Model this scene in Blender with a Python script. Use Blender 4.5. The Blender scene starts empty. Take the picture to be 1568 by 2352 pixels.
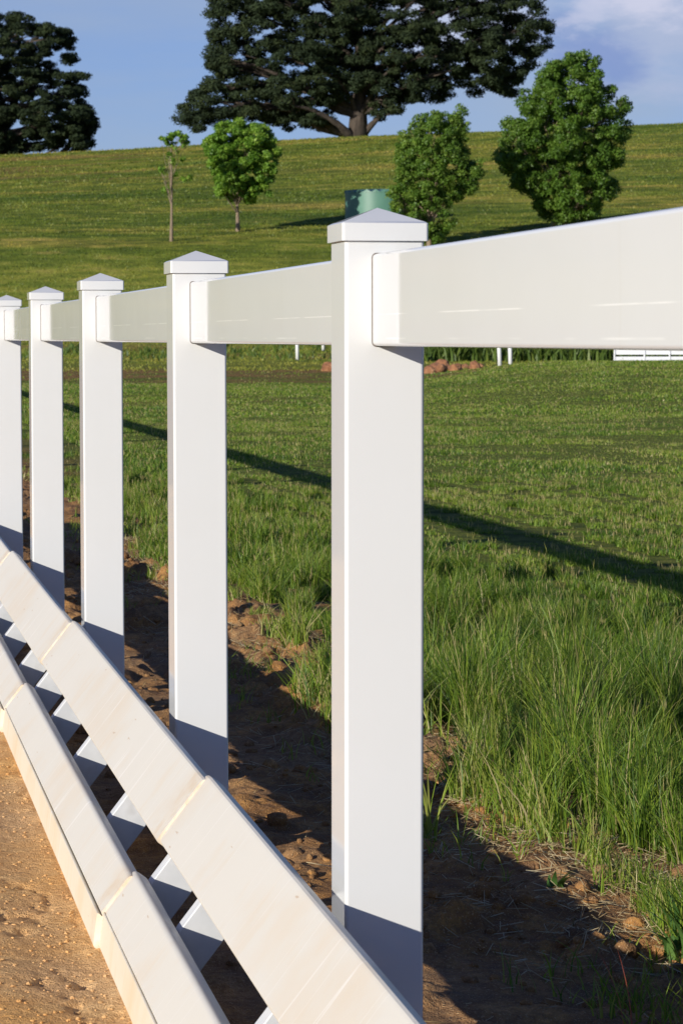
import bpy, bmesh, math, random
import numpy as np
from mathutils import Vector, Matrix, noise as mnoise

random.seed(7)
SC = bpy.context.scene
EYE = 1.2                 # camera height
TH = 0.1792               # camera yaw to the right of the fence direction (+Y)
PITCH = 0.0618
CT, ST = math.cos(TH), math.sin(TH)

# ------------------------------------------------------------------ camera
cam_d = bpy.data.cameras.new('camera')
cam = bpy.data.objects.new('camera', cam_d)
SC.collection.objects.link(cam)
cam.location = (0, 0, EYE)
fw = Vector((ST * math.cos(PITCH), CT * math.cos(PITCH), -math.sin(PITCH)))
cam.rotation_mode = 'QUATERNION'
cam.rotation_quaternion = fw.to_track_quat('-Z', 'Y') @ Matrix.Rotation(-0.0016, 4, 'Z').to_quaternion()
cam_d.sensor_fit = 'VERTICAL'
cam_d.sensor_height = 36.0
cam_d.lens = 99.56
cam_d.clip_start = 0.1
cam_d.clip_end = 6000
cam_d.dof.use_dof = True
cam_d.dof.focus_distance = 6.6
cam_d.dof.aperture_fstop = 24
SC.camera = cam

# ------------------------------------------------------------------ sky and sun
SUN = Vector((-1.0, -0.84, 0.394)).normalized()      # towards the sun
SUN_EL = math.asin(SUN.z)
SUN_AZ = math.atan2(SUN.x, SUN.y)
world = bpy.data.worlds.new('World')
SC.world = world
world.use_nodes = True
nt = world.node_tree
for n in list(nt.nodes): nt.nodes.remove(n)
out = nt.nodes.new('ShaderNodeOutputWorld')
bg = nt.nodes.new('ShaderNodeBackground')
sky = nt.nodes.new('ShaderNodeTexSky')
sky.sky_type = 'NISHITA'
sky.sun_disc = False
sky.sun_elevation = SUN_EL
sky.sun_rotation = SUN_AZ
sky.altitude = 300
sky.air_density = 1.0
sky.dust_density = 0.1
sky.ozone_density = 4.0
bg.inputs['Strength'].default_value = 0.070
SKYMIX = {}
def wn(t, **k):
    n = nt.nodes.new(t)
    for a, b in k.items(): setattr(n, a, b)
    return n
tc = wn('ShaderNodeTexCoord')
# thin stretched cirrus
mp = wn('ShaderNodeMapping'); mp.inputs['Scale'].default_value = (3.0, 3.0, 14.0)
mp.inputs['Rotation'].default_value = (0.05, 0.04, 0.3)
nz = wn('ShaderNodeTexNoise'); nz.inputs['Scale'].default_value = 2.2; nz.inputs['Detail'].default_value = 6; nz.inputs['Roughness'].default_value = 0.55
cr = wn('ShaderNodeValToRGB')
cr.color_ramp.elements[0].position = 0.34; cr.color_ramp.elements[0].color = (.34, .34, .34, 1)
cr.color_ramp.elements[1].position = 0.78; cr.color_ramp.elements[1].color = (0.85, 0.85, 0.85, 1)
nt.links.new(tc.outputs['Generated'], mp.inputs['Vector']); nt.links.new(mp.outputs[0], nz.inputs['Vector'])
nt.links.new(nz.outputs['Fac'], cr.inputs[0])
m1 = wn('ShaderNodeMix', data_type='RGBA')
m1.inputs['B'].default_value = (4.3, 5.2, 6.6, 1)
tn_ = wn('ShaderNodeMix', data_type='RGBA', blend_type='MULTIPLY'); tn_.inputs['Factor'].default_value = 1.0
tn_.inputs['B'].default_value = (0.72, 0.82, 1.30, 1)
nt.links.new(sky.outputs[0], tn_.inputs['A'])
sxyz = wn('ShaderNodeSeparateXYZ'); nt.links.new(tc.outputs['Generated'], sxyz.inputs[0])
low = wn('ShaderNodeMapRange', interpolation_type='SMOOTHSTEP'); low.inputs['From Min'].default_value = .55; low.inputs['From Max'].default_value = .12
nt.links.new(sxyz.outputs['Z'], low.inputs['Value'])
vm_ = wn('ShaderNodeMath', operation='MULTIPLY'); nt.links.new(low.outputs['Result'], vm_.inputs[0]); nt.links.new(cr.outputs[0], vm_.inputs[1])
nt.links.new(vm_.outputs[0], m1.inputs['Factor']); nt.links.new(tn_.outputs['Result'], m1.inputs['A'])
# a lumpy bank of cumulus low in one part of the sky: grey-blue body, white top
def dirvec(px, py):
    X = (px - 784) / 6504.0; V = -(py - 1176) / 6504.0
    Y = math.cos(PITCH) + V * math.sin(PITCH); Z = -math.sin(PITCH) + V * math.cos(PITCH)
    return Vector((X * CT + Y * ST, -X * ST + Y * CT, Z)).normalized()
def blob(center, inner, outer, wob, seed):
    """factor 1 inside a noisy round patch of sky about a direction"""
    nn = wn('ShaderNodeTexNoise'); nn.inputs['Scale'].default_value = 20 + seed; nn.inputs['Detail'].default_value = 7; nn.inputs['Roughness'].default_value = .6
    ns_ = wn('ShaderNodeMapping'); ns_.inputs['Scale'].default_value = (1, 1, 2.6)
    vm = wn('ShaderNodeVectorMath', operation='DISTANCE')
    sc_ = wn('ShaderNodeMapping'); sc_.inputs['Scale'].default_value = (1, 1, 1.5)
    nt.links.new(tc.outputs['Generated'], sc_.inputs['Vector'])
    nt.links.new(sc_.outputs[0], vm.inputs[0]); vm.inputs[1].default_value = (center.x, center.y, center.z * 1.5)
    nt.links.new(tc.outputs['Generated'], ns_.inputs['Vector']); nt.links.new(ns_.outputs[0], nn.inputs['Vector'])
    ma = wn('ShaderNodeMath', operation='MULTIPLY_ADD'); ma.inputs[1].default_value = wob
    nt.links.new(nn.outputs['Fac'], ma.inputs[0]); nt.links.new(vm.outputs['Value'], ma.inputs[2])
    mr = wn('ShaderNodeMapRange', interpolation_type='SMOOTHSTEP')
    mr.inputs['From Min'].default_value = outer + wob * .5; mr.inputs['From Max'].default_value = inner + wob * .5
    nt.links.new(ma.outputs[0], mr.inputs['Value'])
    return mr.outputs['Result']
prev = m1.outputs['Result']
for cen, inn, outr, wob, col, fac, sd in (
        (dirvec(1480, 60), 0.012, 0.045, 0.11, (5.0, 5.8, 8.0, 1), 0.8, 1),
        (dirvec(1375, 125), 0.006, 0.022, 0.035, (2.3, 3.4, 6.9, 1), 0.75, 7),
        (dirvec(1290, 60), 0.004, 0.018, 0.04, (2.6, 3.7, 7.0, 1), 0.6, 5),
        (dirvec(1480, 5), 0.004, 0.022, 0.06, (7.4, 7.6, 9.4, 1), 0.85, 13),
        (dirvec(1350, 20), 0.003, 0.014, 0.05, (6.6, 7.0, 9.0, 1), 0.7, 17),
        (dirvec(1040, 20), 0.01, 0.035, 0.04, (7.4, 7.8, 9.6, 1), 0.6, 3)):
    b_ = blob(cen, inn, outr, wob, sd)
    mm = wn('ShaderNodeMath', operation='MULTIPLY'); mm.inputs[1].default_value = fac
    nt.links.new(b_, mm.inputs[0])
    mx = wn('ShaderNodeMix', data_type='RGBA'); mx.inputs['B'].default_value = col
    nt.links.new(mm.outputs[0], mx.inputs['Factor']); nt.links.new(prev, mx.inputs['A'])
    prev = mx.outputs['Result']
nt.links.new(prev, bg.inputs['Color'])
nt.links.new(bg.outputs[0], out.inputs[0])

sun_d = bpy.data.lights.new('sun', 'SUN')
sun_d.energy = 4.6
sun_d.angle = math.radians(0.5)
sun_d.color = (1.0, 0.95, 0.85)
sun = bpy.data.objects.new('sun', sun_d)
sun.rotation_mode = 'QUATERNION'
sun.rotation_quaternion = SUN.to_track_quat('Z', 'Y')
sun.location = (-20, -20, 30)
SC.collection.objects.link(sun)

SC.view_settings.view_transform = 'Standard'
SC.view_settings.look = 'None'
SC.view_settings.gamma = 1
SC.view_settings.exposure = 0.30
SC.view_settings.use_curve_mapping = False
SC.cycles.max_bounces = 8
SC.cycles.transparent_max_bounces = 8

# ------------------------------------------------------------------ helpers
def tag(o, label=None, cat=None, group=None, kind=None):
    if label: o['label'] = label
    if cat: o['category'] = cat
    if group: o['group'] = group
    if kind: o['kind'] = kind
    return o

def link(name, me, mat=None, parent=None):
    o = bpy.data.objects.new(name, me)
    SC.collection.objects.link(o)
    if mat is not None and not me.materials: me.materials.append(mat)
    if parent is not None: o.parent = parent
    return o

def empty(name, loc, rz=0.0):
    o = bpy.data.objects.new(name, None)
    o.empty_display_size = 0.2
    SC.collection.objects.link(o)
    o.location = loc; o.rotation_euler = (0, 0, rz)
    return o

def np_mesh(name, co, tris, attr=None, smooth=False):
    """mesh from numpy: co (N,3), tris (M,3|4), attr {name: (N,) or (N,4)}"""
    me = bpy.data.meshes.new(name)
    k = tris.shape[1]
    me.vertices.add(len(co)); me.vertices.foreach_set('co', co.astype(np.float32).ravel())
    me.loops.add(tris.size); me.loops.foreach_set('vertex_index', tris.astype(np.int32).ravel())
    me.polygons.add(len(tris))
    me.polygons.foreach_set('loop_start', np.arange(0, tris.size, k, dtype=np.int32))
    me.polygons.foreach_set('loop_total', np.full(len(tris), k, dtype=np.int32))
    if smooth: me.polygons.foreach_set('use_smooth', np.ones(len(tris), dtype=bool))
    me.update(calc_edges=True)
    for a, v in (attr or {}).items():
        at = me.attributes.new(a, 'FLOAT', 'POINT')
        at.data.foreach_set('value', v.astype(np.float32))
    return me

def bm_obj(name, bm, mat, parent=None, smooth=False):
    me = bpy.data.meshes.new(name)
    bmesh.ops.recalc_face_normals(bm, faces=bm.faces[:])
    bm.to_mesh(me); bm.free()
    if smooth:
        for p in me.polygons: p.use_smooth = True
    return link(name, me, mat, parent)

_lat = {}
def vnoise(x, y, seed=0):
    """smooth value noise 0..1 on numpy arrays"""
    if seed not in _lat: _lat[seed] = np.random.RandomState(seed + 100).rand(257, 257)
    L = _lat[seed]
    xi = np.floor(x).astype(int); yi = np.floor(y).astype(int)
    fx = x - xi; fy = y - yi
    fx = fx * fx * (3 - 2 * fx); fy = fy * fy * (3 - 2 * fy)
    x0 = xi % 256; y0 = yi % 256; x1 = (xi + 1) % 256; y1 = (yi + 1) % 256
    return (L[x0, y0] * (1 - fx) + L[x1, y0] * fx) * (1 - fy) + (L[x0, y1] * (1 - fx) + L[x1, y1] * fx) * fy
def fbm(x, y, seed=0, oct=4):
    s = 0; a = 1; t = 0
    for i in range(oct):
        s = s + a * vnoise(x * 2 ** i + 17.3 * i, y * 2 ** i + 9.1 * i, seed + i); t += a; a *= .5
    return s / t
def sstep(x, a, b):
    t = np.clip((x - a) / (b - a), 0, 1)
    return t * t * (3 - 2 * t)

# ------------------------------------------------------------------ terrain height
_PZ = np.array([-400, 0, 30, 55, 70, 79, 84, 95, 105, 112, 125, 131, 145, 160, 190, 215, 228, 242, 300, 600, 1600, 3000.])
_PH = np.array([-1.2, -1.2, -1.2, -1.17, -1.1, -1.02, -.80, -.45, .2, 1.3, 4.1, 4.95, 6.6, 8.35, 11.8, 14.75, 15.85, 16.1, 15.0, 6, 0, 0.]) + EYE
_zz = np.arange(-400, 3000, 0.5)
_hh = np.interp(_zz, _PZ, _PH)
_k = np.exp(-0.5 * (np.arange(-16, 17) / 6.0) ** 2); _k /= _k.sum()
_hs = np.convolve(np.pad(_hh, 16, mode='edge'), _k, mode='valid')
def terrain(x, y):
    x = np.asarray(x, float); y = np.asarray(y, float)
    u = x * CT - y * ST; Z = x * ST + y * CT
    h = np.interp(Z, _zz, _hs)
    # a low swell of the meadow to the right, then a slight dip behind it
    h = h + 0.50 * sstep(u, 0.5, 5.5) * sstep(Z, 38, 66) * (1 - sstep(Z, 70, 78))
    # the hill is higher to the right
    h = h + 0.046 * np.clip(u, -90, 90) * sstep(Z, 100, 200)
    h = h + .03 * np.clip(-u - 34, 0, 160) * sstep(Z, 60, 160)  # unseen rise far to the left, added to darken the rail's reflection
    h = h + (fbm(x * .12, y * .12, 3, 3) - .5) * .12 * sstep(Z, 20, 45)
    h = h + (fbm(x * .05, y * .05, 9, 3) - .5) * .5 * sstep(Z, 130, 200) * (1 - sstep(Z, 220, 260))
    return h

def from_cam(u, Z):
    """lateral / depth distance along the viewing direction -> world x, y"""
    return u * CT + Z * ST, -u * ST + Z * CT

# ------------------------------------------------------------------ materials
def mat_new(name):
    m = bpy.data.materials.new(name); m.use_nodes = True
    n = m.node_tree.nodes; b = n['Principled BSDF']
    return m, m.node_tree, b
def N(t, ty, **k):
    n = t.nodes.new(ty)
    for a, b in k.items(): setattr(n, a, b)
    return n
def ramp(t, fac, stops):
    r = N(t, 'ShaderNodeValToRGB')
    e = r.color_ramp.elements
    while len(e) > 1: e.remove(e[0])
    e[0].position = stops[0][0]; e[0].color = (*stops[0][1], 1)
    for p, c in stops[1:]:
        q = e.new(p); q.color = (*c, 1)
    t.links.new(fac, r.inputs[0])
    return r.outputs[0]
def noise(t, scale, detail=4, rough=.55, vec=None, mscale=None):
    n = N(t, 'ShaderNodeTexNoise'); n.inputs['Scale'].default_value = scale
    n.inputs['Detail'].default_value = detail; n.inputs['Roughness'].default_value = rough
    if vec is None:
        tc = N(t, 'ShaderNodeTexCoord'); vec = tc.outputs['Object']
    if mscale:
        mp = N(t, 'ShaderNodeMapping'); mp.inputs['Scale'].default_value = mscale
        t.links.new(vec, mp.inputs['Vector']); vec = mp.outputs[0]
    t.links.new(vec, n.inputs['Vector'])
    return n.outputs['Fac']
def bump(t, b, h, strength, dist):
    bp = N(t, 'ShaderNodeBump'); bp.inputs['Strength'].default_value = strength
    bp.inputs['Distance'].default_value = dist
    t.links.new(h, bp.inputs['Height']); t.links.new(bp.outputs[0], b.inputs['Normal'])
    return bp
def mixc(t, fac, a, b, mode='MIX'):
    m = N(t, 'ShaderNodeMix', data_type='RGBA', blend_type=mode)
    if isinstance(fac, float): m.inputs['Factor'].default_value = fac
    else: t.links.new(fac, m.inputs['Factor'])
    for s, v in (('A', a), ('B', b)):
        if isinstance(v, tuple): m.inputs[s].default_value = (*v, 1)
        else: t.links.new(v, m.inputs[s])
    return m.outputs['Result']

WHITE = (0.67, 0.672, 0.668)
def m_vinyl():
    m, t, b = mat_new('glossy_white_vinyl')
    f = noise(t, 3.0, 5, .6)
    c = ramp(t, f, [(.3, WHITE), (.7, (0.655, 0.653, 0.643))])
    # faint vertical scuffs and specks
    f2 = noise(t, 40, 3, .6, mscale=(1, 1, .06))
    c = mixc(t, ramp(t, f2, [(.66, (0, 0, 0)), (.8, (.12, .12, .12))]), c, (0.55, 0.5, 0.42))
    t.links.new(c, b.inputs['Base Color'])
    r = ramp(t, noise(t, 9, 4, .6), [(.35, (.05,) * 3), (.75, (.09,) * 3)])
    t.links.new(r, b.inputs['Roughness'])
    b.inputs['IOR'].default_value = 1.5
    return m
def m_rail():
    m = M_VINYL.copy(); m.name = 'rail_vinyl_with_scuff_line'; t = m.node_tree; b = t.nodes['Principled BSDF']
    b.inputs['IOR'].default_value = 1.38
    src = b.inputs['Base Color'].links[0].from_socket
    tc = N(t, 'ShaderNodeTexCoord'); sp = N(t, 'ShaderNodeSeparateXYZ'); t.links.new(tc.outputs['Object'], sp.inputs[0])
    def line(z0, hw, thr):
        d = N(t, 'ShaderNodeMath', operation='SUBTRACT'); t.links.new(sp.outputs['Z'], d.inputs[0]); d.inputs[1].default_value = z0
        a = N(t, 'ShaderNodeMath', operation='ABSOLUTE'); t.links.new(d.outputs[0], a.inputs[0])
        l = N(t, 'ShaderNodeMath', operation='LESS_THAN'); t.links.new(a.outputs[0], l.inputs[0]); l.inputs[1].default_value = hw
        k = ramp(t, noise(t, 1.6, 3, .6, vec=None, mscale=(1, 1.2, 3)), [(thr, (0,) * 3), (thr + .06, (1,) * 3)])
        mu = N(t, 'ShaderNodeMath', operation='MULTIPLY'); t.links.new(l.outputs[0], mu.inputs[0]); t.links.new(k, mu.inputs[1])
        return mu.outputs[0]
    c = mixc(t, line(.049, .0009, .47), src, (.82, .815, .80))
    c = mixc(t, line(.012, .0013, .52), c, (.78, .775, .76))
    t.links.new(c, b.inputs['Base Color'])
    return m
def m_board(name, col, dirt, amt):
    """dusty white plastic sleeve with cross bands, fine ribs, nicks and earth stains"""
    m, t, b = mat_new(name)
    f = noise(t, 2.2, 5, .62)
    c = ramp(t, f, [(.3, col), (.5, tuple(v * .985 for v in col)), (.72, tuple(x * (1 - amt) + y * amt for x, y in zip(col, dirt)))])
    # bands across the board every so often
    band = noise(t, 2.6, 2, .5, mscale=(.12, 3.6, .12))
    c = mixc(t, ramp(t, band, [(.449, (0, 0, 0)), (.457, (.75,) * 3), (.465, (0, 0, 0))]), c, (.80, .76, .70))
    nick = noise(t, 30, 2, .5, mscale=(2.2, .32, 2.2))
    c = mixc(t, ramp(t, nick, [(.735, (0, 0, 0)), (.76, (.6,) * 3)]), c, (.46, .30, .15))
    # earth caught at the overlapping ends, and faint run marks
    gen = N(t, 'ShaderNodeTexCoord'); sg = N(t, 'ShaderNodeSeparateXYZ'); t.links.new(gen.outputs['Generated'], sg.inputs[0])
    ends = ramp(t, sg.outputs['Y'], [(.0, (1,) * 3), (.026, (.75,) * 3), (.045, (0,) * 3), (.972, (0,) * 3), (.985, (.8,) * 3), (1, (1,) * 3)])
    en = N(t, 'ShaderNodeMix', data_type='RGBA', blend_type='MULTIPLY'); en.inputs['Factor'].default_value = 1
    t.links.new(ends, en.inputs['A']); t.links.new(ramp(t, noise(t, 14, 5, .7), [(.42, (0,) * 3), (.62, (.8,) * 3)]), en.inputs['B'])
    c = mixc(t, en.outputs['Result'], c, (.62, .48, .32))
    run = noise(t, 5, 5, .6, mscale=(1, 2.2, 1))
    c = mixc(t, ramp(t, run, [(.56, (0,) * 3), (.70, (.35,) * 3)]), c, dirt)
    t.links.new(c, b.inputs['Base Color'])
    b.inputs['Roughness'].default_value = .42
    tc = N(t, 'ShaderNodeTexCoord')
    wv = N(t, 'ShaderNodeTexWave', bands_direction='Y'); wv.inputs['Scale'].default_value = 75
    wv.inputs['Distortion'].default_value = .6
    t.links.new(tc.outputs['Object'], wv.inputs['Vector'])
    bp = bump(t, b, wv.outputs['Fac'], .10, .0012)
    bp2 = N(t, 'ShaderNodeBump'); bp2.inputs['Strength'].default_value = .25; bp2.inputs['Distance'].default_value = .006
    t.links.new(noise(t, 4, 3, .5, mscale=(1, .5, 1)), bp2.inputs['Height'])
    t.links.new(bp.outputs[0], bp2.inputs['Normal']); t.links.new(bp2.outputs[0], b.inputs['Normal'])
    return m
def m_timber():
    m, t, b = mat_new('white_painted_timber')
    g = noise(t, 60, 4, .6, mscale=(.12, 3, .12))
    c = ramp(t, g, [(.3, (.50, .51, .52)), (.6, (.62, .62, .62)), (.8, (.44, .42, .40))])
    t.links.new(c, b.inputs['Base Color']); b.inputs['Roughness'].default_value = .5
    bump(t, b, g, .5, .002)
    return m
M_VINYL = m_vinyl()
M_RAIL = m_rail()
M_TOP = m_board('dusty_white_board', (.685, .64, .555), (.66, .54, .39), .7)
M_KICK = m_board('earth_stained_board', (.76, .68, .54), (.70, .54, .33), .8)
M_TIMBER = m_timber()

def m_dirt(name, left):
    m, t, b = mat_new(name)
    f1 = noise(t, 7, 6, .65); f2 = noise(t, 60, 4, .6); f3 = noise(t, 1.1, 3, .5)
    f4 = noise(t, 260, 2, .5)
    if left:
        c = ramp(t, f1, [(.3, (.66, .32, .09)), (.5, (.78, .41, .125)), (.7, (.82, .50, .19))])
        c = mixc(t, ramp(t, f3, [(.4, (0,) * 3), (.65, (.55,) * 3)]), c, (.58, .42, .27))
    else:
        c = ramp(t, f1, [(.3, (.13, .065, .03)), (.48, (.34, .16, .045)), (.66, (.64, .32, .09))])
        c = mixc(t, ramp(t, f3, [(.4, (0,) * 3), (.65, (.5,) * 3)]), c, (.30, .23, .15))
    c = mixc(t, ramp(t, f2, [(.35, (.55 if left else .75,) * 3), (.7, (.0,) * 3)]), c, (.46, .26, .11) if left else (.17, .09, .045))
    c = mixc(t, ramp(t, f4, [(.60, (0,) * 3), (.70, (.5,) * 3)]), c, (.72, .52, .30))
    c = mixc(t, ramp(t, f4, [(.30, (.55,) * 3), (.38, (0,) * 3)]), c, (.22, .12, .06))
    t.links.new(c, b.inputs['Base Color']); b.inputs['Roughness'].default_value = .95
    b.inputs['Specular IOR Level'].default_value = .15
    h = N(t, 'ShaderNodeMath', operation='MULTIPLY_ADD'); h.inputs[1].default_value = .45
    t.links.new(f4, h.inputs[0]); t.links.new(f2, h.inputs[2])
    bump(t, b, h.outputs[0], .8, .012)
    return m
M_SAND = m_dirt('raked_sandy_earth', True)
M_DIRT = m_dirt('dug_clay_earth', False)

def attr_fac(t, name):
    a = N(t, 'ShaderNodeAttribute'); a.attribute_name = name
    return a.outputs['Fac']

def hill_colour(t):
    # hill pasture: uneven contour stripes of greener and drier grass
    tcn = N(t, 'ShaderNodeTexCoord')
    mp = N(t, 'ShaderNodeMapping'); mp.inputs['Rotation'].default_value = (0, 0, TH)
    t.links.new(tcn.outputs['Object'], mp.inputs['Vector'])
    s1 = noise(t, 1.0, 7, .74, vec=mp.outputs[0], mscale=(.045, .16, .1))
    s2 = noise(t, 1.0, 5, .7, vec=mp.outputs[0], mscale=(.45, .9, .3))
    hill = ramp(t, s1, [(.37, (.075, .125, .014)), (.46, (.160, .205, .022)), (.54, (.25, .255, .034)), (.63, (.37, .29, .062))])
    hill = mixc(t, ramp(t, s2, [(.40, (.85,) * 3), (.56, (0,) * 3)]), hill, (.070, .10, .014))
    hill = mixc(t, ramp(t, s2, [(.54, (0,) * 3), (.70, (.75,) * 3)]), hill, (.36, .29, .075))
    # mown, paler foot of the slope
    g = N(t, 'ShaderNodeSeparateXYZ'); t.links.new(mp.outputs[0], g.inputs[0])
    mr = N(t, 'ShaderNodeMapRange'); mr.inputs['From Min'].default_value = 126; mr.inputs['From Max'].default_value = 112
    t.links.new(g.outputs['Y'], mr.inputs['Value'])
    pale = ramp(t, s2, [(.35, (.20, .25, .032)), (.65, (.36, .33, .065))])
    fm = N(t, 'ShaderNodeMath', operation='MULTIPLY'); fm.inputs[1].default_value = .65
    t.links.new(mr.outputs['Result'], fm.inputs[0])
    return mixc(t, fm.outputs[0], hill, pale)

def m_ground():
    m, t, b = mat_new('meadow_ground')
    g = noise(t, .55, 5, .6); g2 = noise(t, 5, 5, .65)
    near = ramp(t, g2, [(.3, (.055, .075, .014)), (.55, (.13, .15, .025)), (.75, (.24, .20, .055))])
    hill = hill_colour(t)
    c = mixc(t, attr_fac(t, 'hill'), near, hill)
    dirt = ramp(t, g2, [(.3, (.12, .065, .03)), (.55, (.26, .14, .055)), (.75, (.36, .23, .10))])
    c = mixc(t, attr_fac(t, 'dirt'), c, dirt)
    t.links.new(c, b.inputs['Base Color']); b.inputs['Roughness'].default_value = 1
    b.inputs['Specular IOR Level'].default_value = .1
    bump(t, b, noise(t, 3, 6, .7), .9, .15)
    return m
M_GROUND = m_ground()

def m_grass(name, stops, trans=.35, rough=.5):
    m, t, b = mat_new(name)
    if stops: c = ramp(t, attr_fac(t, 'tint'), stops)
    else: c = mixc(t, 1.0, hill_colour(t), ramp(t, attr_fac(t, 'tint'), [(0, (.75, .9, .75)), (1, (1.25, 1.15, 1.1))]), 'MULTIPLY')
    t.links.new(c, b.inputs['Base Color']); b.inputs['Roughness'].default_value = rough
    b.inputs['Specular IOR Level'].default_value = .35
    tr = N(t, 'ShaderNodeBsdfTranslucent')
    c2 = mixc(t, 1.0, c, (1.0, 1.1, .55), 'MULTIPLY')
    t.links.new(c2, tr.inputs['Color'])
    mx = N(t, 'ShaderNodeMixShader'); mx.inputs[0].default_value = trans
    t.links.new(b.outputs[0], mx.inputs[1]); t.links.new(tr.outputs[0], mx.inputs[2])
    t.links.new(mx.outputs[0], t.nodes['Material Output'].inputs['Surface'])
    return m
M_GRASS = m_grass('meadow_grass', [(0, (.026, .070, .010)), (.3, (.090, .168, .016)), (.55, (.190, .280, .026)), (.72, (.30, .35, .050)), (.84, (.30, .31, .08)), (.93, (.44, .37, .16)), (1, (.52, .44, .23))])
M_HILLGRASS = m_grass('hill_grass', None, .3)
M_STRAW = m_grass('dry_straw', [(0, (.24, .16, .07)), (.5, (.40, .29, .14)), (1, (.60, .50, .30))], .1, .6)
M_SCRUB = m_grass('scrub_leaf', [(0, (.05, .09, .016)), (.5, (.10, .16, .025)), (1, (.20, .24, .05))], .3)
M_LEAF_A = m_grass('bright_leaf', [(0, (.05, .12, .012)), (.45, (.13, .26, .025)), (.8, (.27, .40, .05)), (1, (.50, .52, .14))], .35)
M_LEAF_B = m_grass('mid_green_leaf', [(0, (.04, .09, .012)), (.5, (.10, .19, .022)), (1, (.24, .32, .05))], .35)
M_PINE = m_grass('pine_needle', [(0, (.009, .019, .007)), (.5, (.022, .037, .011)), (1, (.064, .076, .020))], .10, .85)
M_WEED = m_grass('broad_weed_leaf', [(0, (.06, .14, .03)), (1, (.12, .22, .05))], .3)
M_RED = m_grass('red_grass_stem', [(0, (.30, .05, .03)), (1, (.45, .12, .07))], .15)

def m_bark(name, a, bcol):
    m, t, b = mat_new(name)
    f = noise(t, 3, 6, .7, mscale=(1, 1, .35))
    t.links.new(ramp(t, f, [(.3, a), (.7, bcol)]), b.inputs['Base Color'])
    b.inputs['Roughness'].default_value = .95
    bump(t, b, f, 1, .15)
    return m
M_BARK = m_bark('old_pine_bark', (.028, .021, .017), (.10, .075, .056))
M_BARK2 = m_bark('young_bark', (.18, .13, .09), (.34, .26, .18))

# ------------------------------------------------------------------ ground sheets
def build_ground():
    Z = np.concatenate([np.linspace(-60, -2, 20), np.arange(0, 30, 1.0), np.arange(30, 120, .6), np.arange(120, 260, 1.0), np.geomspace(262, 2600, 60)])
    c = np.sign(np.linspace(-1, 1, 181)) * np.abs(np.linspace(-1, 1, 181)) ** 1.6
    ZZ, CC = np.meshgrid(Z, c, indexing='ij')
    U = CC * (70 + np.abs(ZZ) * .9)
    X, Y = from_cam(U, ZZ)
    H = terrain(X, Y)
    inpatch = (X > -1.3) & (X < 2.75) & (Y > 2.2) & (Y < 24.5)
    H = np.where(inpatch, H - .12, H)
    co = np.stack([X, Y, H], -1).reshape(-1, 3)
    n, k = ZZ.shape
    i = np.arange(n * k).reshape(n, k)
    q = np.stack([i[:-1, :-1], i[:-1, 1:], i[1:, 1:], i[1:, :-1]], -1).reshape(-1, 4)
    hill = sstep(ZZ, 79, 90)
    edge = fbm(X * .25, Y * .25, 21, 3)
    dirt = (1 - sstep(X, 1.3 + edge * .8, 1.9 + edge * .8)) * (1 - sstep(ZZ, 60, 90))
    # scraped bank across the far side of the meadow
    bw = fbm(X * .2, Y * .5, 5, 4)
    bank = sstep(ZZ, 68, 71) * (1 - sstep(ZZ, 79, 83)) * (1 - sstep(U, 3.0, 6.5)) * sstep(bw, .32, .52)
    patch = sstep(fbm(X * .12, Y * .2, 31, 3), .62, .75) * sstep(ZZ, 30, 50) * (1 - sstep(ZZ, 100, 110)) * .5
    brown = sstep(fbm(U * .07 + 3, ZZ * .22, 35, 4), .47, .62) * (1 - sstep(U, -16, -4)) * sstep(ZZ, 165, 185) * (1 - sstep(ZZ, 212, 226)) * .55
    dirt = np.clip(dirt + brown + bank * .9 + patch, 0, 1)
    me = np_mesh('ground', co, q, {'hill': hill.ravel(), 'dirt': dirt.ravel()}, True)
    tag(link('ground', me, M_GROUND), kind='structure')

def patch_height(X, Y):
    """height of the dug earth along the fence and the raked sand in front of it"""
    h = terrain(X, Y)
    macro = (fbm(X * 1.3, Y * 1.3, 41, 3) - .5) * .05
    left = 1 - sstep(X, .46, .62)
    def worley(s, seed):
        # lumpy clods: billowed noise
        n1 = np.abs(fbm(X * s, Y * s, seed, 3) - .5) * 2
        return 1 - np.clip(n1 * 1.6, 0, 1)
    cl = np.maximum(fbm(X * 9, Y * 9, 44, 4) - .44, 0) * .18 + (fbm(X * 34, Y * 34, 47, 3) - .5) * .018
    clod_zone = (.35 + .65 * sstep(fbm(X * 1.1, Y * .8, 51, 2), .42, .6)) * (1 - .8 * sstep(X, 1.75, 1.95))
    right = macro * 1.0 + cl * clod_zone
    sand = (fbm(X * 3, Y * 3, 55, 3) - .5) * .012 - .012 * sstep(X, .3, .45) + (fbm(X * 55, Y * 55, 58, 3) - .5) * .0055
    pits = -np.maximum(fbm(X * 26, Y * 12, 61, 3) - .60, 0) * .05 * sstep(fbm(X * 2, Y * 2, 63, 2), .4, .6)
    h = h + left * (sand + pits) + (1 - left) * right
    # fades below the wide sheet at its own borders
    e = sstep(X, -1.2, -1.0) * (1 - sstep(X, 2.45, 2.65)) * sstep(Y, 2.4, 2.6) * (1 - sstep(Y, 23.0, 24.0))
    return h - (1 - e) * .05 - .003

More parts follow.
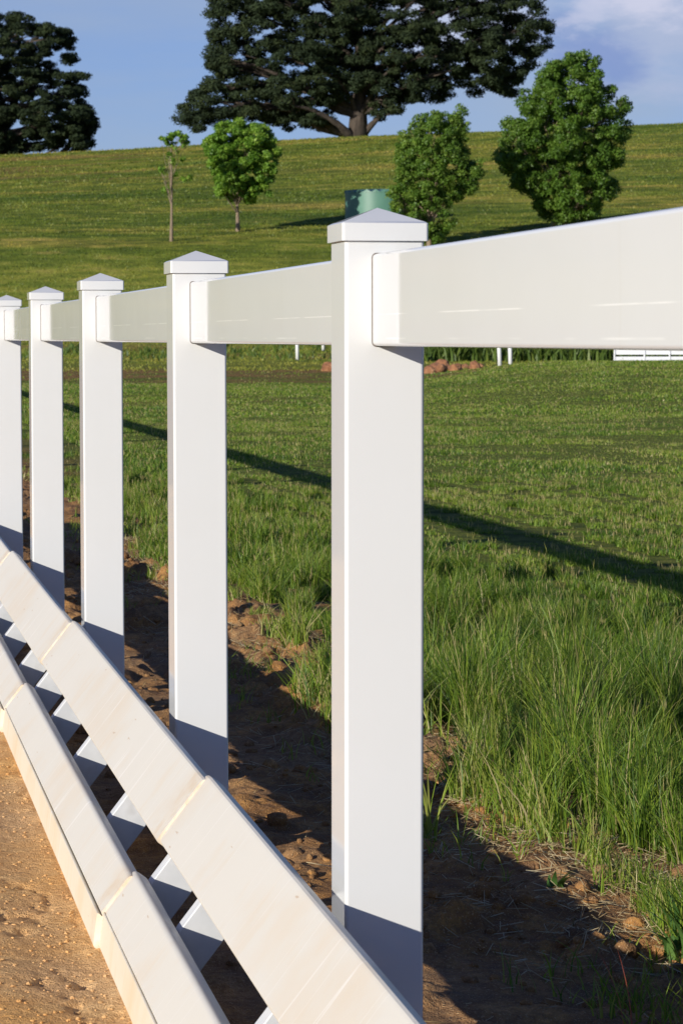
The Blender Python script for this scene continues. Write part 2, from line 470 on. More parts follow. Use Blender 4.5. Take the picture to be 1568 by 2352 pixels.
def build_patch():
    def grid(xs, ys):
        X, Y = np.meshgrid(xs, ys, indexing='ij')
        co = np.stack([X, Y, patch_height(X, Y)], -1).reshape(-1, 3)
        n, k = X.shape
        i = np.arange(n * k).reshape(n, k)
        return co, np.stack([i[:-1, :-1], i[1:, :-1], i[1:, 1:], i[:-1, 1:]], -1).reshape(-1, 4)
    ys = np.concatenate([np.arange(2.3, 8, .010), np.arange(8, 14, .018), np.arange(14, 24.3, .04)])
    co, q = grid(np.arange(-1.3, .561, .008), ys)
    tag(link('sandy_track', np_mesh('sandy_track', co, q, smooth=True), M_SAND), kind='structure')
    co, q = grid(np.arange(.56, 2.71, .008), ys)
    tag(link('dug_earth_strip', np_mesh('dug_earth_strip', co, q, smooth=True), M_DIRT), kind='structure')
build_ground()
build_patch()

# ------------------------------------------------------------------ box with rounded edges
def bevel_box(bm, lo, hi, r=.004, seg=2):
    v = [bm.verts.new((x, y, z)) for x in (lo[0], hi[0]) for y in (lo[1], hi[1]) for z in (lo[2], hi[2])]
    F = [(0, 1, 3, 2), (4, 6, 7, 5), (0, 4, 5, 1), (2, 3, 7, 6), (0, 2, 6, 4), (1, 5, 7, 3)]
    fs = [bm.faces.new([v[i] for i in f]) for f in F]
    if r > 0:
        es = list({e for f in fs for e in f.edges})
        bmesh.ops.bevel(bm, geom=es, offset=r, segments=seg, profile=.5, affect='EDGES')

def smooth_by_angle(o, ang=35):
    m = o.modifiers.new('weighted', 'WEIGHTED_NORMAL'); m.weight = 90; m.keep_sharp = True
    for p in o.data.polygons: p.use_smooth = True
    try:
        o.data.set_sharp_from_angle(angle=math.radians(ang))
    except Exception:
        pass

# ------------------------------------------------------------------ the white fence
PW = .127
POST_X = .796
RAIL_T, RAIL_H, RAIL_Z = .0402, .1441, EYE - .0146
POST_T = [-.20, 2.06, 4.359, 6.6155, 8.9769, 11.340, 13.693] + [13.693 + 2.355 * k for k in range(1, 21)]
fence = empty('white_post_and_rail_fence', (0, 0, 0))
tag(fence, 'glossy white single-rail vinyl fence with square capped posts running away to the left', 'fence')

def post_mesh():
    bm = bmesh.new()
    w = PW / 2
    bevel_box(bm, (-w, -w, -.25), (w, w, EYE + .158), .0065, 3)
    return bm
def cap_mesh():
    """flat lip, then a low four-sided pyramid"""
    bm = bmesh.new()
    a = PW / 2 + .0055; z0 = EYE + .1495; z1 = z0 + .0275; ap = EYE + .2038
    ring = lambda s, z: [bm.verts.new((sx * s, sy * s, z)) for sx, sy in ((-1, -1), (1, -1), (1, 1), (-1, 1))]
    r0 = ring(a - .004, z0); r1 = ring(a, z0); r2 = ring(a, z1); r3 = ring(a - .006, z1 + .003)
    top = bm.verts.new((0, 0, ap))
    for A, B in ((r0, r1), (r1, r2), (r2, r3)):
        for i in range(4): bm.faces.new((A[i], A[(i + 1) % 4], B[(i + 1) % 4], B[i]))
    for i in range(4): bm.faces.new((r3[i], r3[(i + 1) % 4], top))
    bm.faces.new(r0[::-1])
    es = [e for e in bm.edges if abs(e.verts[0].co.z - e.verts[1].co.z) > .015 and top not in e.verts]
    bmesh.ops.bevel(bm, geom=es, offset=.006, segments=3, profile=.5, affect='EDGES')
    return bm
post0 = bm_obj('post', post_mesh(), M_VINYL, fence); smooth_by_angle(post0)
cap0 = bm_obj('post_cap', cap_mesh(), M_VINYL, post0); smooth_by_angle(cap0, 20)
XOFF = [0, 0, -.002, .003, 0, .003, -.002]
for i, t in enumerate(POST_T):
    if i == 0: p, c = post0, cap0
    else:
        p = post0.copy(); SC.collection.objects.link(p); p.parent = fence
        c = cap0.copy(); SC.collection.objects.link(c); c.parent = p
    p.rotation_euler = (0, math.radians(.09 * math.sin(i * 3.7 + 1)), 0)
    p.location = (POST_X + PW / 2 + (XOFF[i] if i < 7 else 0), t + PW / 2, 0)
def rail_mesh(L):
    bm = bmesh.new()
    bevel_box(bm, (-RAIL_T / 2, 0, 0), (RAIL_T / 2, L, RAIL_H), .006, 3)
    return bm
# a thin collar line where each rail enters its post: the routed hole is a hair bigger than the rail
M_GAP, tg, bg_ = mat_new('routed_hole_shadow_gap'); bg_.inputs['Base Color'].default_value = (.12, .09, .07, 1)
rx = POST_X + PW / 2
for i in range(len(POST_T) - 1):
    a = POST_T[i] + PW - .02; b = POST_T[i + 1] + .02
    r = bm_obj('rail', rail_mesh(b - a), M_RAIL, fence); smooth_by_angle(r)
    r.location = (rx, a, RAIL_Z)
# hole edges on the near face of each post near the camera
for i in range(2, 8):
    bm = bmesh.new()
    t = POST_T[i]; g = .0013
    y0 = t - .0006
    cx = rx + (XOFF[i] if i < 7 else 0)
    outer = []
    def rr(hw, hz0, hz1, rad, y):
        pts = []
        for (sx, sz, a0) in ((1, 1, 0), (-1, 1, 90), (-1, -1, 180), (1, -1, 270)):
            for k in range(5):
                an = math.radians(a0 + k * 22.5)
                pts.append((cx * 0 + sx * (hw - rad) + rad * math.cos(an), y, (hz1 - rad if sz > 0 else hz0 + rad) + rad * math.sin(an)))
        return pts
    A = [bm.verts.new(p) for p in rr(RAIL_T / 2 + g, -g, RAIL_H + g, .0075, 0)]
    B = [bm.verts.new(p) for p in rr(RAIL_T / 2 - .002, .002, RAIL_H - .002, .004, 0)]
    A2 = [bm.verts.new((v.co.x, .004, v.co.z)) for v in A]
    n_ = len(A)
    for k in range(n_):
        bm.faces.new((A[k], A[(k + 1) % n_], B[(k + 1) % n_], B[k]))
        bm.faces.new((A[k], A2[k], A2[(k + 1) % n_], A[(k + 1) % n_]))
    o = bm_obj('rail_hole', bm, M_GAP, fence)
    o.location = (rx, y0, RAIL_Z)

# ------------------------------------------------------------------ leaning board-and-rung sections
S52, C52 = math.sin(math.radians(52)), math.cos(math.radians(52))
PX, PZ = .730, EYE - .872         # top edge of the upper board
def plane_pt(s, n):
    """s down the slope from the top edge, n behind the front plane"""
    return PX - C52 * s + S52 * n, PZ - S52 * s - C52 * n

def sleeve(pts, L, lift_n, thick_out=.0):
    """extruded board from a closed cross-section (x,z), slightly proud at its far end (bell over spigot)"""
    bm = bmesh.new()
    steps = [(0, 0), (L * .25, .2), (L * .5, .45), (L * .75, .7), (L - .075, 1.0), (L - .018, .30), (L, .12)]
    rings = []
    cx = sum(p[0] for p in pts) / len(pts); cz = sum(p[1] for p in pts) / len(pts)
    for y, k in steps:
        g = 1 + .045 * k
        dx = .013 * y / L - .005
        rings.append([bm.verts.new((dx + cx + (p[0] - cx) * g - S52 * lift_n * k, y, cz + (p[1] - cz) * g + C52 * lift_n * k)) for p in pts])
    n = len(pts)
    for a, b in zip(rings, rings[1:]):
        for i in range(n): bm.faces.new((a[i], a[(i + 1) % n], b[(i + 1) % n], b[i]))
    bm.faces.new(rings[0]); bm.faces.new(rings[-1][::-1])
    return bm

def rounded(corners, rads, seg=3):
    """round the corners of a 2D polygon"""
    out_ = []
    n = len(corners)
    for i, (p, r) in enumerate(zip(corners, rads)):
        P = Vector(p); A = (Vector(corners[i - 1]) - P).normalized(); B = (Vector(corners[(i + 1) % n]) - P).normalized()
        if r <= 0: out_.append(tuple(P)); continue
        for k in range(seg + 1):
            t_ = k / seg
            a = P + A * r; b = P + B * r
            q = a * (1 - t_) ** 2 + P * 2 * t_ * (1 - t_) + b * t_ ** 2
            out_.append(tuple(q))
    return out_

def make_section(t0, t1, rungs, label):
    root = empty('leaning_barrier_section', (0, t0, 0))
    tag(root, label, 'barrier section', 'sections of the leaning white barrier')
    L = t1 - t0 + .045
    up = rounded([plane_pt(0, 0), plane_pt(.157, 0), plane_pt(.157, .036), plane_pt(0, .040)], [.012, .006, .004, .010])
    o = bm_obj('upper_board', sleeve(up, L, .007), M_TOP, root); smooth_by_angle(o, 12)
    lo = rounded([plane_pt(.239, 0), plane_pt(.335, 0), plane_pt(.345, .03), plane_pt(.239, .038)], [.012, .004, .003, .008])
    o = bm_obj('lower_board', sleeve(lo, L, .006), M_TOP, root); smooth_by_angle(o, 40)
    kx, kz = plane_pt(.338, -.007)
    kk = rounded([(kx, kz), (kx - .0085, kz - .068), (kx + .01, kz - .085), (kx + .032, kz - .03)], [.006, .004, .003, .003])
    o = bm_obj('kick_board', sleeve(kk, L, .002), M_KICK, root); smooth_by_angle(o, 40)
    for r in rungs:
        bm = bmesh.new()
        w = .045
        a = plane_pt(.045, .041); b = plane_pt(.375, .041); c = plane_pt(.40, .118)
        dd = (.790 - PX - S52 * .118) / -C52      # stop short of the posts
        xw = .7865
        # back edge: line n=.118; it meets x = xw at s:
        s_back = (PX + S52 * .118 - xw) / C52
        d = plane_pt(s_back, .118)
        n_top = (xw - PX + C52 * .045) / S52
        e = plane_pt(.045, min(n_top, .118))
        poly = [a, b, c, d, e]
        vs0 = [bm.verts.new((p[0], r - t0 - w / 2, p[1])) for p in poly]
        vs1 = [bm.verts.new((p[0], r - t0 + w / 2, p[1])) for p in poly]
        n = len(poly)
        for i in range(n): bm.faces.new((vs0[i], vs0[(i + 1) % n], vs1[(i + 1) % n], vs1[i]))
        bm.faces.new(vs0); bm.faces.new(vs1[::-1])
        bmesh.ops.bevel(bm, geom=bm.edges[:], offset=.002, segments=1, affect='EDGES')
        bm_obj('rung', bm, M_TIMBER, root)
SECT = [(2.42, 5.535, (3.35, 4.25, 5.10), 'nearest white barrier section by the fence foot, cut off at the bottom of the photo'),
        (5.535, 8.68, (5.56, 6.36, 7.28, 8.05), 'middle white barrier section leaning by the second fence post, its lower board stained with earth'),
        (8.68, 11.60, (8.72, 9.37, 10.27, 11.0), 'third white barrier section from the camera, leaning against the left fence posts'),
        (11.60, 14.70, (11.63, 12.4, 13.3, 14.1), 'farthest white barrier section in view, at the very left edge beside the last posts'),
        (14.70, 17.80, (14.73, 15.5, 16.4, 17.2), 'white barrier section beyond the left edge of the photo')]
for a in SECT: make_section(*a)

# ------------------------------------------------------------------ grass blades
RNG = np.random.RandomState(11)
def blades(x, y, z, h, w, lean, leandir, tint, seg=3, face=None, curl=1.0):
    """arrays -> (co, tris, tint): tapering bent blades"""
    n = len(x)
    fa = RNG.rand(n) * np.pi if face is None else face
    wx = np.cos(fa) * w * .5; wy = np.sin(fa) * w * .5
    lx = np.cos(leandir) * lean * h; ly = np.sin(leandir) * lean * h
    rows = []
    for s in range(seg):
        f = s / seg
        k = (1 - f) ** .7
        cx = x + lx * f ** (1 + curl); cy = y + ly * f ** (1 + curl); cz = z + h * (f - .18 * lean * f * f)
        rows.append(np.stack([cx - wx * k, cy - wy * k, cz], -1)); rows.append(np.stack([cx + wx * k, cy + wy * k, cz], -1))
    rows.append(np.stack([x + lx, y + ly, z + h * (1 - .18 * lean)], -1))
    m = len(rows)
    co = np.stack(rows, 1).reshape(-1, 3)
    base = (np.arange(n) * m)[:, None]
    T = []
    for s in range(seg - 1):
        a = 2 * s
        T += [(a, a + 1, a + 3), (a, a + 3, a + 2)]
    a = 2 * (seg - 1); T.append((a, a + 1, a + 2))
    tris = (base[:, :, None] + np.array(T)[None]).reshape(-1, 3)
    tt = np.repeat(tint, m)
    return co, tris, tt

def seedheads(x, y, z, h, lean, leandir, L, w, tint):
    """little spindles at the tips"""
    n = len(x)
    tx = x + np.cos(leandir) * lean * h; ty = y + np.sin(leandir) * lean * h; tz = z + h * (1 - .18 * lean)
    dx = np.cos(leandir) * lean * 1.2; dy = np.sin(leandir) * lean * 1.2; dz = np.ones(n)
    P = []
    for ang in (0.3, 1.9):
        ax = np.cos(ang) * w; ay = np.sin(ang) * w
        P += [np.stack([tx - dx * L * .3, ty - dy * L * .3, tz - L * .3], -1),
              np.stack([tx + ax, ty + ay, tz + L * .2], -1),
              np.stack([tx + dx * L * .8, ty + dy * L * .8, tz + L * .8], -1),
              np.stack([tx - ax, ty - ay, tz + L * .2], -1)]
    co = np.stack(P, 1).reshape(-1, 3)
    base = (np.arange(n) * 8)[:, None]
    T = np.array([(0, 1, 2), (0, 2, 3), (4, 5, 6), (4, 6, 7)])
    return co, (base[:, :, None] + T[None]).reshape(-1, 3), np.repeat(tint, 8)

def merge(parts):
    off = 0; C_, T_, A_ = [], [], []
    for c, t, a in parts:
        C_.append(c); T_.append(t + off); A_.append(a); off += len(c)
    return np.concatenate(C_), np.concatenate(T_), np.concatenate(A_)

def sample_fan(z0, z1, dens, margin=.9):
    """points over the view wedge (with a margin at both sides) between two depths"""
    wid = .125 * z1 + margin
    n = int(dens * (z1 - z0) * 2 * wid)
    Z = z0 + (z1 - z0) * RNG.rand(n); U = (RNG.rand(n) * 2 - 1) * wid
    k = np.abs(U) < .125 * Z + margin
    return from_cam(U[k], Z[k])

def grass_zone(z0, z1, dens, hmin, hmax, wid, seg, heads, xedge=True, tuft=0):
    x, y = sample_fan(z0, z1, dens)
    if tuft:
        # gather blades into tussocks
        cx = np.round(x / tuft) * tuft; cy = np.round(y / tuft) * tuft
        jx = (vnoise(cx * 91.7, cy * 37.1, 71) - .5) * tuft * .9; jy = (vnoise(cx * 53.3, cy * 77.7, 72) - .5) * tuft * .9
        pull = .18 + .50 * vnoise(cx * 13.1, cy * 17.9, 73)
        x = x + (cx + jx - x) * pull; y = y + (cy + jy - y) * pull
        tv = vnoise(cx * 31.3, cy * 23.9, 86)
    edge = 1.62 + (fbm(x * 2.2, y * 1.4, 81, 3) - .45) * .55 - .16 * (1 - sstep(y, 5.3, 6.3))
    k = (x > edge)
    # thins out irregularly
    dn = fbm(x * 1.7, y * 1.7, 83, 3)
    uu = x * CT - y * ST; zq = x * ST + y * CT
    k &= ~((zq > 69) & (RNG.rand(len(x)) > sstep(uu, 1.5, 5) + .15))
    k &= RNG.rand(len(x)) < np.clip(.35 + 1.3 * dn, .2, 1)
    # sparse towards the bare strip
    k &= RNG.rand(len(x)) < np.clip((x - edge) / .25 + .18, 0, 1)
    x, y = x[k], y[k]; edge = edge[k]; n = len(x)
    if tuft: tv = tv[k]
    z = np.where(x < 2.7, patch_height(x, y), terrain(x, y)) - .01
    hn = fbm(x * 1.3, y * 1.3, 85, 3)
    if tuft: hn = .55 * hn + .45 * tv
    near_edge = 1 - sstep(x - edge, 0, .35)
    h = (hmin + (hmax - hmin) * np.clip(hn * 2.7 - .95, 0, 1)) * (.40 + .85 * RNG.rand(n)) * (1 - .22 * near_edge) * (1 - .62 * sstep(x - edge, .8, 2.1))
    lean = .10 + .85 * RNG.rand(n) ** 1.6
    ld = RNG.rand(n) * 2 * np.pi
    tn = .6 * fbm(x * .45 + 5, y * .45, 87, 3) + .4 * fbm(x * 1.9, y * .9, 89, 3)
    tint = np.clip(.12 + .62 * RNG.rand(n) * (.55 + .8 * tn) + .50 * (tn - .5) - .35 * np.clip(hn - .5, 0, 1) + .07 * (z0 > 12) + .15 * near_edge * RNG.rand(n), 0, .82)
    dead = RNG.rand(n) < (.07 + .12 * near_edge + .10 * np.clip(tn - .5, 0, 1))
    tint = np.where(dead, .86 + .14 * RNG.rand(n), tint)
    w = wid * (.6 + .8 * RNG.rand(n))
    parts = [blades(x, y, z, h, w, lean, ld, tint, seg)]
    if heads > 0:
        s = (RNG.rand(n) < heads) & (hn > .42)
        hh = h[s] * 1.28; m = s.sum()
        parts.append(blades(x[s], y[s], z[s], hh, w[s] * .45, lean[s] * .35, ld[s], np.full(m, .74) + RNG.rand(m) * .12, seg))
        parts.append(seedheads(x[s], y[s], z[s], hh, lean[s] * .35, ld[s], .016 + .022 * RNG.rand(m) + wid * .8, wid * .38, .84 + .16 * RNG.rand(m)))
    return parts

def build_grass():
    parts = []
    parts += grass_zone(4.4, 9, 7800, .09, .35, .0040, 4, .022, tuft=.21)
    parts += grass_zone(9, 14, 6600, .07, .27, .0050, 3, .016, tuft=.22)
    parts += grass_zone(14, 24, 3400, .045, .165, .0072, 3, .030, tuft=.3)
    parts += grass_zone(24, 42, 1200, .045, .13, .012, 2, .028)
    parts += grass_zone(42, 66, 420, .06, .15, .021, 2, .016)
    parts += grass_zone(66, 79, 260, .06, .14, .030, 2, .004)
    c, t, a = merge(parts)
    me = np_mesh('meadow_grass', c, t, {'tint': a})
    tag(link('meadow_grass', me, M_GRASS), kind='stuff')
    # hill pasture: short tufts
    parts = []
    for z0, z1, dens, h0, w in ((79, 112, 85, .09, .040), (112, 150, 42, .11, .052), (150, 236, 20, .13, .075)):
        x, y = sample_fan(z0, z1, dens, 2.5)
        n = len(x)
        # contour streaks of longer growth
        U = x * CT - y * ST; Zq = x * ST + y * CT
        st = fbm(U * .06, Zq * .35, 91, 4)
        k = RNG.rand(n) < np.clip(st * 1.9 - .35, .15, 1)
        x, y, st = x[k], y[k], st[k]; n = len(x)
        parts.append(blades(x, y, terrain(x, y) - .03, h0 * (.5 + .9 * RNG.rand(n)), w * (.7 + .8 * RNG.rand(n)), .3 + .5 * RNG.rand(n), RNG.rand(n) * 6.28,
                            np.clip(1.35 - 1.7 * st + .5 * (RNG.rand(n) - .5), 0, 1), 2))
    c, t, a = merge(parts)
    tag(link('hill_grass', np_mesh('hill_grass', c, t, {'tint': a}), M_HILLGRASS), kind='stuff')
    # dry stalks lying on the bare strip
    n = 13000
    y = 4.0 + 14 * RNG.rand(n) ** 1.5; x = 1.0 + .9 * RNG.rand(n) ** .42
    k = RNG.rand(n) < np.clip(3.4 * (fbm(x * 2, y * 1.5, 95, 3) - .36), .03, 1)
    x, y = x[k], y[k]; n = len(x)
    z = patch_height(x, y) + .003 + .008 * RNG.rand(n)
    L = .012 + .065 * RNG.rand(n) ** 2.2
    an = RNG.rand(n) * 6.28
    dx, dy = np.cos(an) * L, np.sin(an) * L; wv = .0005 + .0006 * RNG.rand(n)
    x2, y2 = x + dx, y + dy; z2 = patch_height(x2, y2) + .004 + .022 * RNG.rand(n)
    px, py = -np.sin(an) * wv, np.cos(an) * wv
    co = np.stack([np.stack([x - px, y - py, z], -1), np.stack([x + px, y + py, z], -1), np.stack([x2 + px, y2 + py, z2], -1), np.stack([x2 - px, y2 - py, z2], -1),
                   np.stack([x, y, z + wv * 1.5], -1), np.stack([x2, y2, z2 + wv * 1.5], -1)], 1).reshape(-1, 3)
    b = (np.arange(n) * 6)[:, None, None]
    T = np.array([(0, 4, 5), (0, 5, 3), (1, 2, 5), (1, 5, 4), (0, 1, 4), (2, 3, 5)])
    tris = (b + T[None]).reshape(-1, 3)
    tag(link('dry_straw_litter', np_mesh('dry_straw_litter', co, tris, {'tint': np.repeat(RNG.rand(n), 6)}), M_STRAW), kind='stuff')
    # small sparse green sprouts on the bare strip
    n = 1500
    y = 4.2 + 14 * RNG.rand(n) ** 1.3; x = 1.22 + .5 * RNG.rand(n) ** .7
    k = RNG.rand(n) < np.clip(3 * (fbm(x * 2.5, y * 2, 97, 3) - .42), 0, 1)
    x, y = np.repeat(x[k], 5), np.repeat(y[k], 5); n = len(x)
    x = x + RNG.randn(n) * .012; y = y + RNG.randn(n) * .012
    c, t, a = blades(x, y, patch_height(x, y) - .004, .02 + .07 * RNG.rand(n), .003 + .002 * RNG.rand(n), .3 + .6 * RNG.rand(n), RNG.rand(n) * 6.28, .25 + .6 * RNG.rand(n), 3)
    tag(link('sparse_sprouts', np_mesh('sparse_sprouts', c, t, {'tint': a}), M_GRASS), kind='stuff')
build_grass()

# ------------------------------------------------------------------ clods and grit
ICO = None
def lumps(n, xy, rad, name, mat, squash=.7, seed=5, sink=.35, hf=patch_height):
    r = np.random.RandomState(seed)
    bm = bmesh.new(); bmesh.ops.create_icosphere(bm, subdivisions=2, radius=1)
    V = np.array([v.co[:] for v in bm.verts]); F = np.array([[v.index for v in f.verts] for f in bm.faces]); bm.free()
    m = len(V)
    x, y = xy; n = len(x)
    s = rad * np.ones(n)
    co = np.repeat(V[None], n, 0)
    # knobbly displacement by a few random directions per lump
    for k in range(7):
        d = r.randn(n, 3); d /= np.linalg.norm(d, axis=1, keepdims=True)
        dot = np.einsum('nvi,ni->nv', co / np.linalg.norm(co, axis=2, keepdims=True), d)
        co = co * (1 + (.26 * r.rand(n) - .10)[:, None] * np.clip(dot - .35, 0, 1) * 2 - .12 * (np.sin(dot * 6 + r.rand(n)[:, None] * 6) * .5))[:, :, None]
    a = r.rand(n) * 6.28
    sx = .8 + .6 * r.rand(n); sy = .8 + .5 * r.rand(n); sz = squash * (.7 + .6 * r.rand(n))
    co = co * np.stack([sx, sy, sz], -1)[:, None, :] * s[:, None, None]
    X = co[:, :, 0] * np.cos(a)[:, None] - co[:, :, 1] * np.sin(a)[:, None]; Y = co[:, :, 0] * np.sin(a)[:, None] + co[:, :, 1] * np.cos(a)[:, None]
    z = hf(x, y) + s * squash * (1 - 2 * sink) * .6
    co = np.stack([X + x[:, None], Y + y[:, None], co[:, :, 2] + z[:, None]], -1).reshape(-1, 3)
    tris = ((np.arange(n) * m)[:, None, None] + F[None]).reshape(-1, 3)
    return link(name, np_mesh(name, co, tris, smooth=False), mat)
r_ = np.random.RandomState(3)
n = 3600
yy = 3.9 + 13 * r_.rand(n) ** 1.4; xx = .72 + 1.15 * r_.rand(n)
k = r_.rand(n) < np.clip(2.6 * (fbm(xx * 2.3, yy * 1.6, 101, 3) - .36), .06, 1)
xx, yy = xx[k], yy[k]
tag(lumps(0, (xx, yy), .004 + .019 * r_.rand(len(xx)) ** 2.6, 'earth_clods', M_DIRT, .8, 8), kind='stuff')
n = 5200
yy = 4.6 + 6.5 * r_.rand(n) ** 1.6; xx = -.2 + .72 * r_.rand(n)
tag(lumps(0, (xx, yy), .0012 + .0032 * r_.rand(n) ** 3, 'sand_grit', M_SAND, .8, 9), kind='stuff')

# ------------------------------------------------------------------ single plants near the fence
def plant(name, label, cat, x, y, spec, mat, wid, hrange, leanr, n, tint, curl=1.0, dirs=None):
    root = empty(name, (x, y, float(patch_height(np.array([x]), np.array([y]))[0]) - .01))
    bx = RNG.randn(n) * spec; by = RNG.randn(n) * spec
    h = hrange[0] + (hrange[1] - hrange[0]) * RNG.rand(n)
    ld = RNG.rand(n) * 6.28 if dirs is None else np.array(dirs)
    c, t, a = blades(bx, by, np.zeros(n), h, wid * (.7 + .6 * RNG.rand(n)), leanr[0] + (leanr[1] - leanr[0]) * RNG.rand(n), ld,
                     tint[0] + (tint[1] - tint[0]) * RNG.rand(n), 6, face=ld + np.pi / 2, curl=curl)
    me = np_mesh(name, c, t, {'tint': a})
    bpy.data.objects.remove(root)
    o = link(name, me, mat)
    o.location = (x, y, float(patch_height(np.array([x]), np.array([y]))[0]) - .008)
    return tag(o, label, cat)
plant('grass_tuft', 'lone spiky grass tuft in shade right beside the nearest fence post', 'grass tuft', 1.40, 6.55, .012, M_GRASS, .007, (.10, .27), (.2, .9), 16, (.5, .86))
plant('broad_leaf_weed', 'low broad-leaved green weed at the right edge of the bare earth', 'weed', 1.60, 5.20, .012, M_WEED, .017, (.06, .15), (.5, 1.1), 13, (0, 1))
plant('round_leaf_weed', 'tiny grey-green weed at the foot of the tall grass on the shade edge', 'weed', 1.53, 5.85, .008, M_WEED, .022, (.03, .07), (.6, 1.2), 7, (0, .4))
plant('red_grass_stem', 'thin red grass stems in the shade at the bottom right', 'grass stem', 1.345, 4.62, .012, M_RED, .0028, (.13, .17), (.25, .45), 3, (0, 1), dirs=[2.3, 2.75, 1.9])

# ------------------------------------------------------------------ trees
def poly_in(poly, x, y):
    inside = np.zeros(len(x), bool); n = len(poly)
    for i in range(n):
        x0, y0 = poly[i]; x1, y1 = poly[(i + 1) % n]
        c = ((y0 > y) != (y1 > y)) & (x < (x1 - x0) * (y - y0) / (y1 - y0 + 1e-9) + x0)
        inside ^= c
    return inside
def poly_dist(poly, x, y):
    d = np.full(len(x), 1e9); n = len(poly)
    for i in range(n):
        a = np.array(poly[i]); b = np.array(poly[(i + 1) % n]); ab = b - a
        t = np.clip(((x - a[0]) * ab[0] + (y - a[1]) * ab[1]) / (ab @ ab + 1e-9), 0, 1)
        d = np.minimum(d, np.hypot(x - a[0] - t * ab[0], y - a[1] - t * ab[1]))
    return d
def tube(bm, pts, rads, k=8):
    """tapered tube along points"""
    rings = []
    for i, p in enumerate(pts):
        P = Vector(p)
        d = (Vector(pts[min(i + 1, len(pts) - 1)]) - Vector(pts[max(i - 1, 0)])).normalized()
        a = d.cross(Vector((.3, .9, .2))).normalized(); b = d.cross(a)
        rings.append([bm.verts.new(P + (a * math.cos(j * 6.2832 / k) + b * math.sin(j * 6.2832 / k)) * rads[i] * (1 + .12 * math.sin(j * 2.1 + i * 1.7))) for j in range(k)])
    for A, B in zip(rings, rings[1:]):
        for j in range(k): bm.faces.new((A[j], A[(j + 1) % k], B[(j + 1) % k], B[j]))
    bm.faces.new(rings[-1]); bm.faces.new(rings[0][::-1])
def leafmass(pads, n_per, size, r, aspect=.5, up=.5, tintb=0., shell=.6, hang=0.):
    """leaf-sized rhombi filling clumps; pads: (P,7) x y z rx ry rz tint"""
    C_, A_ = [], []
    cnt = np.maximum((n_per * (pads[:, 3] * pads[:, 5]) / np.mean(pads[:, 3] * pads[:, 5])).astype(int), 6)
    idx = np.repeat(np.arange(len(pads)), cnt); n = len(idx)
    d = r.randn(n, 3); d /= np.linalg.norm(d, axis=1, keepdims=True)
    rad = (shell + (1 - shell) * r.rand(n)) * r.rand(n) ** .25
    pos = pads[idx, :3] + d * rad[:, None] * pads[idx, 3:6]
    nrm = d * .8 + np.array([0, 0, up]) + r.randn(n, 3) * .55
    nrm /= np.linalg.norm(nrm, axis=1, keepdims=True)
    ta = np.cross(nrm, r.randn(n, 3)); ta /= np.linalg.norm(ta, axis=1, keepdims=True)
    ta[:, 2] -= hang; 
    tb = np.cross(nrm, ta)
    s = size * (.6 + .8 * r.rand(n))[:, None]
    P = np.stack([pos - ta * s, pos + tb * s * aspect, pos + ta * s, pos - tb * s * aspect], 1)
    co = P.reshape(-1, 3)
    q = (np.arange(n) * 4)[:, None] + np.arange(4)[None]
    tint = np.clip(pads[idx, 6] + .35 * (r.rand(n) - .5) + tintb, 0, 1)
    return co, q, np.repeat(tint, 4)

